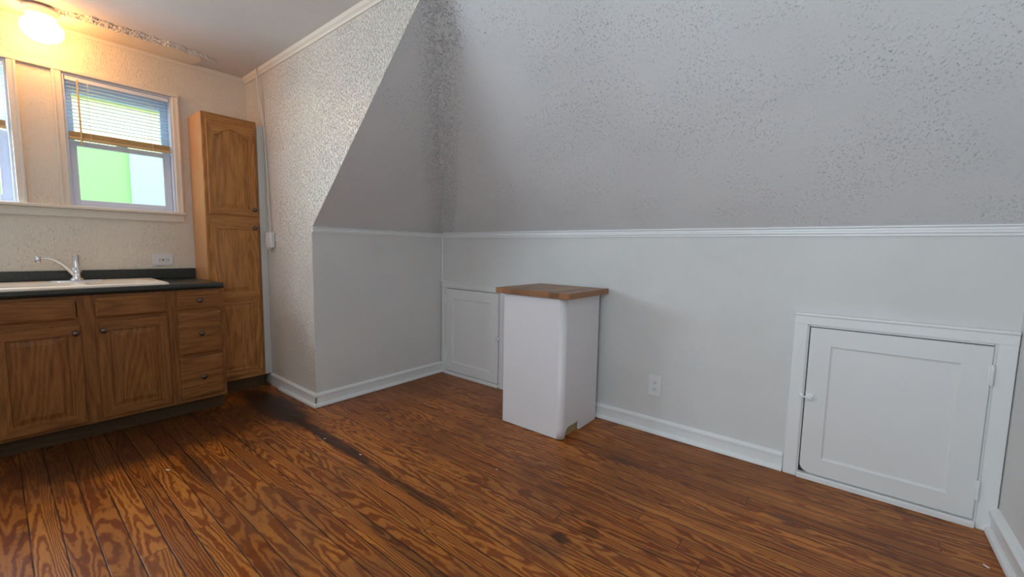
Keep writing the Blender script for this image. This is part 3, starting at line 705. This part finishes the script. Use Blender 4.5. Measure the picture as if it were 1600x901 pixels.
# ------------------------------------------------------------------ switch box and cord on the side wall
sb = thing('switch_box', 'white surface-mounted switch box at the end of the hanging cord', 'switch', (-0.66, YE, 1.165))
b = nb(); add_box(b, -0.712, -0.612, YE-0.036, YE-0.0035, 1.165, 1.288, 0.005); obj('housing', b, M['plastic'], sb)
b = nb(); add_box(b, -0.700, -0.640, YE-0.030, YE-0.012, 1.150, 1.1655, 0.003); obj('lower_lip', b, M['filler'], sb)
b = nb(); add_box(b, -0.705, -0.692, YE-0.0385, YE-0.035, 1.205, 1.235, 0.001); obj('toggle', b, M['plastic'], sb)
cr_pts = spline([(-0.762, YE-0.038, HC-0.006), (-0.757, YE-0.036, HC-0.06), (-0.738, YE-0.014, 2.25), (-0.712, YE-0.010, 1.90), (-0.685, YE-0.010, 1.58), (-0.668, YE-0.012, 1.36), (-0.664, YE-0.016, 1.2885)], 6)
b = nb(); add_tube(b, cr_pts, 0.0045, 8); tag(obj('electrical_cord', b, M['filler'], smooth=True, origin=(-0.664, YE-0.016, 1.2885)), 'thin off-white cord hanging from the ceiling corner down the textured side wall', 'cord')
# a painted conduit beside the cord at the top
b = nb(); add_tube(b, [(-0.775, YE-0.036, HC-0.002), (-0.770, YE-0.034, 2.40), (-0.745, YE-0.012, 2.15)], 0.004, 8)
tag(obj('electrical_cord', b, M['trim_cream'], smooth=True, origin=(-0.745, YE-0.012, 2.15)), 'short cream painted cord beside the long one under the ceiling corner', 'cord')

# ------------------------------------------------------------------ white cart with a butcher block top
X0, X1, Y0, Y1 = 1.192, 1.672, -0.512, -0.062; zt = 0.894
ck = thing('kitchen_cart', 'white freestanding cart cabinet with butcher block top against the low wall', 'cart', ((X0+X1)/2, (Y0+Y1)/2, 0))
b = nb(); R = 0.035; pts = [(X0, Y1)]
def arc(cx, cy, r, a0, a1, n=12): return [(cx+r*math.cos(a0+(a1-a0)*k/n), cy+r*math.sin(a0+(a1-a0)*k/n)) for k in range(n+1)]
pts += arc(X0+0.006, Y0+0.006, 0.006, PI, 1.5*PI, 3)+arc(X1-R, Y0+R, R, 1.5*PI, 2*PI)
zb = [0.004]*len(pts)
NY0, NY1 = -0.470, -0.290
for yy, z in ((-0.470, 0.004), (-0.466, 0.030), (-0.455, 0.052), (-0.436, 0.066), (NY1, 0.066), (NY1, 0.004), (Y1, 0.004)):
    pts.append((X1, yy)); zb.append(z)
for k_ in range(4, 4+0): pass
lowv = [b.verts.new((x, y, z)) for (x, y), z in zip(pts, zb)]
# a row just above the notch, and the top row
mid = [b.verts.new((x, y, 0.066)) if z < 0.066 else lowv[i] for i, ((x, y), z) in enumerate(zip(pts, zb))]
topv = [b.verts.new((x, y, zt)) for (x, y) in pts]
n = len(pts)
for i in range(n-1):
    A = [lowv[i], lowv[i+1], mid[i+1], mid[i]]; A = [v_ for k_, v_ in enumerate(A) if v_ not in A[:k_]]
    if len(A) > 2 and abs(pts[i][1]-pts[i+1][1])+abs(pts[i][0]-pts[i+1][0]) > 1e-6: b.faces.new(A)
    if abs(pts[i][1]-pts[i+1][1])+abs(pts[i][0]-pts[i+1][0]) > 1e-6: b.faces.new((mid[i], mid[i+1], topv[i+1], topv[i]))
body = obj('body', b, M['laminate_white'], ck)
sm = body.modifiers.new('thickness', 'SOLIDIFY'); sm.thickness = 0.014; sm.offset = -1
for p in body.data.polygons: p.use_smooth = max(abs(p.normal.x), abs(p.normal.y)) < 0.9995
b = nb(); add_box(b, X0+0.02, X1-0.02, Y0+0.03, Y1-0.004, 0.0, 0.085); obj('plinth', b, M['raw_board'], ck)
b = nb(); add_box(b, 1.150, 1.722, -0.552, -0.030, zt+0.001, 0.931, 0.003); obj('butcher_block_top', b, M['butcher'], ck)

# ------------------------------------------------------------------ ceiling lamp
GX, GY = -0.88, -2.395
lp = thing('ceiling_lamp', 'lit opal glass globe lamp on the kitchen ceiling', 'ceiling lamp', (GX, GY, HC-0.0145))
zc_ = HC-0.0145
b = nb(); add_lathe(b, [(0.078, zc_), (0.078, zc_-0.010), (0.070, zc_-0.018), (0.066, zc_-0.040), (0.060, zc_-0.044)], (GX, GY, 0), seg=32); obj('fitter', b, M['bulb_fit'], lp, True)
b = nb(); prof = [(0.050, zc_-0.040)]
for k in range(17):
    a = PI*0.80-PI*0.80*k/16; prof.append((0.092*math.sin(a)*(1.0), (zc_-0.118)+(-0.072)*math.cos(a)*-1*-1 if False else (zc_-0.116)-0.074*math.cos(a)))
prof = [(0.050, zc_-0.040)]+[(0.092*math.sin(a), (zc_-0.112)+0.074*math.cos(a)) for a in [0.62+ (PI-0.62)*k/18 for k in range(19)]]
add_lathe(b, prof, (GX, GY, 0), seg=36); obj('glass_globe', b, M['globe'], lp, True)
b = nb(); add_tube(b, [(GX+0.03, GY+0.055, zc_-0.040), (GX+0.031, GY+0.058, zc_-0.20)], 0.0012, 6); add_lathe(b, [(0.003, zc_-0.215), (0.004, zc_-0.207), (0.002, zc_-0.198)], (GX+0.031, GY+0.058, 0), seg=8); obj('pull_chain', b, M['bulb_fit'], lp, True)

# ------------------------------------------------------------------ paint chips on the floor
for (x, y, s_, a, lab) in ((0.281, -2.158, 0.012, 0.5, 'largest white paint chip, alone on the boards in front of the sink cabinet'),
                      (0.545, -1.445, 0.007, 1.0, 'small white paint chip on the dark patch in front of the wall corner'),
                      (0.890, -1.414, 0.008, 0.2, 'small white paint chip in mid floor, right of the dark patch'),
                      (1.587, -1.025, 0.005, 0.2, 'tiny white paint chip on the floor in front of the white cart'),
                      (3.490, -0.330, 0.011, 2.2, 'white paint chip by the right baseboard near the large access door')):
    b = nb(); rr = random.Random(int(x*100)); pp = [(x+s_*(1+0.4*rr.random())*math.cos(a)*math.cos(q)-0.4*s_*math.sin(a)*math.sin(q), y+s_*(1+0.4*rr.random())*math.sin(a)*math.cos(q)+0.4*s_*math.cos(a)*math.sin(q), 0.0008) for q in [2*PI*k/8 for k in range(8)]]
    add_prism(b, pp, (0, 0, 0.0012)); tag(obj('paint_chip', b, M['chip'], origin=(x, y, 0.0008)), lab, 'paint chip', 'paint chips on the floor')
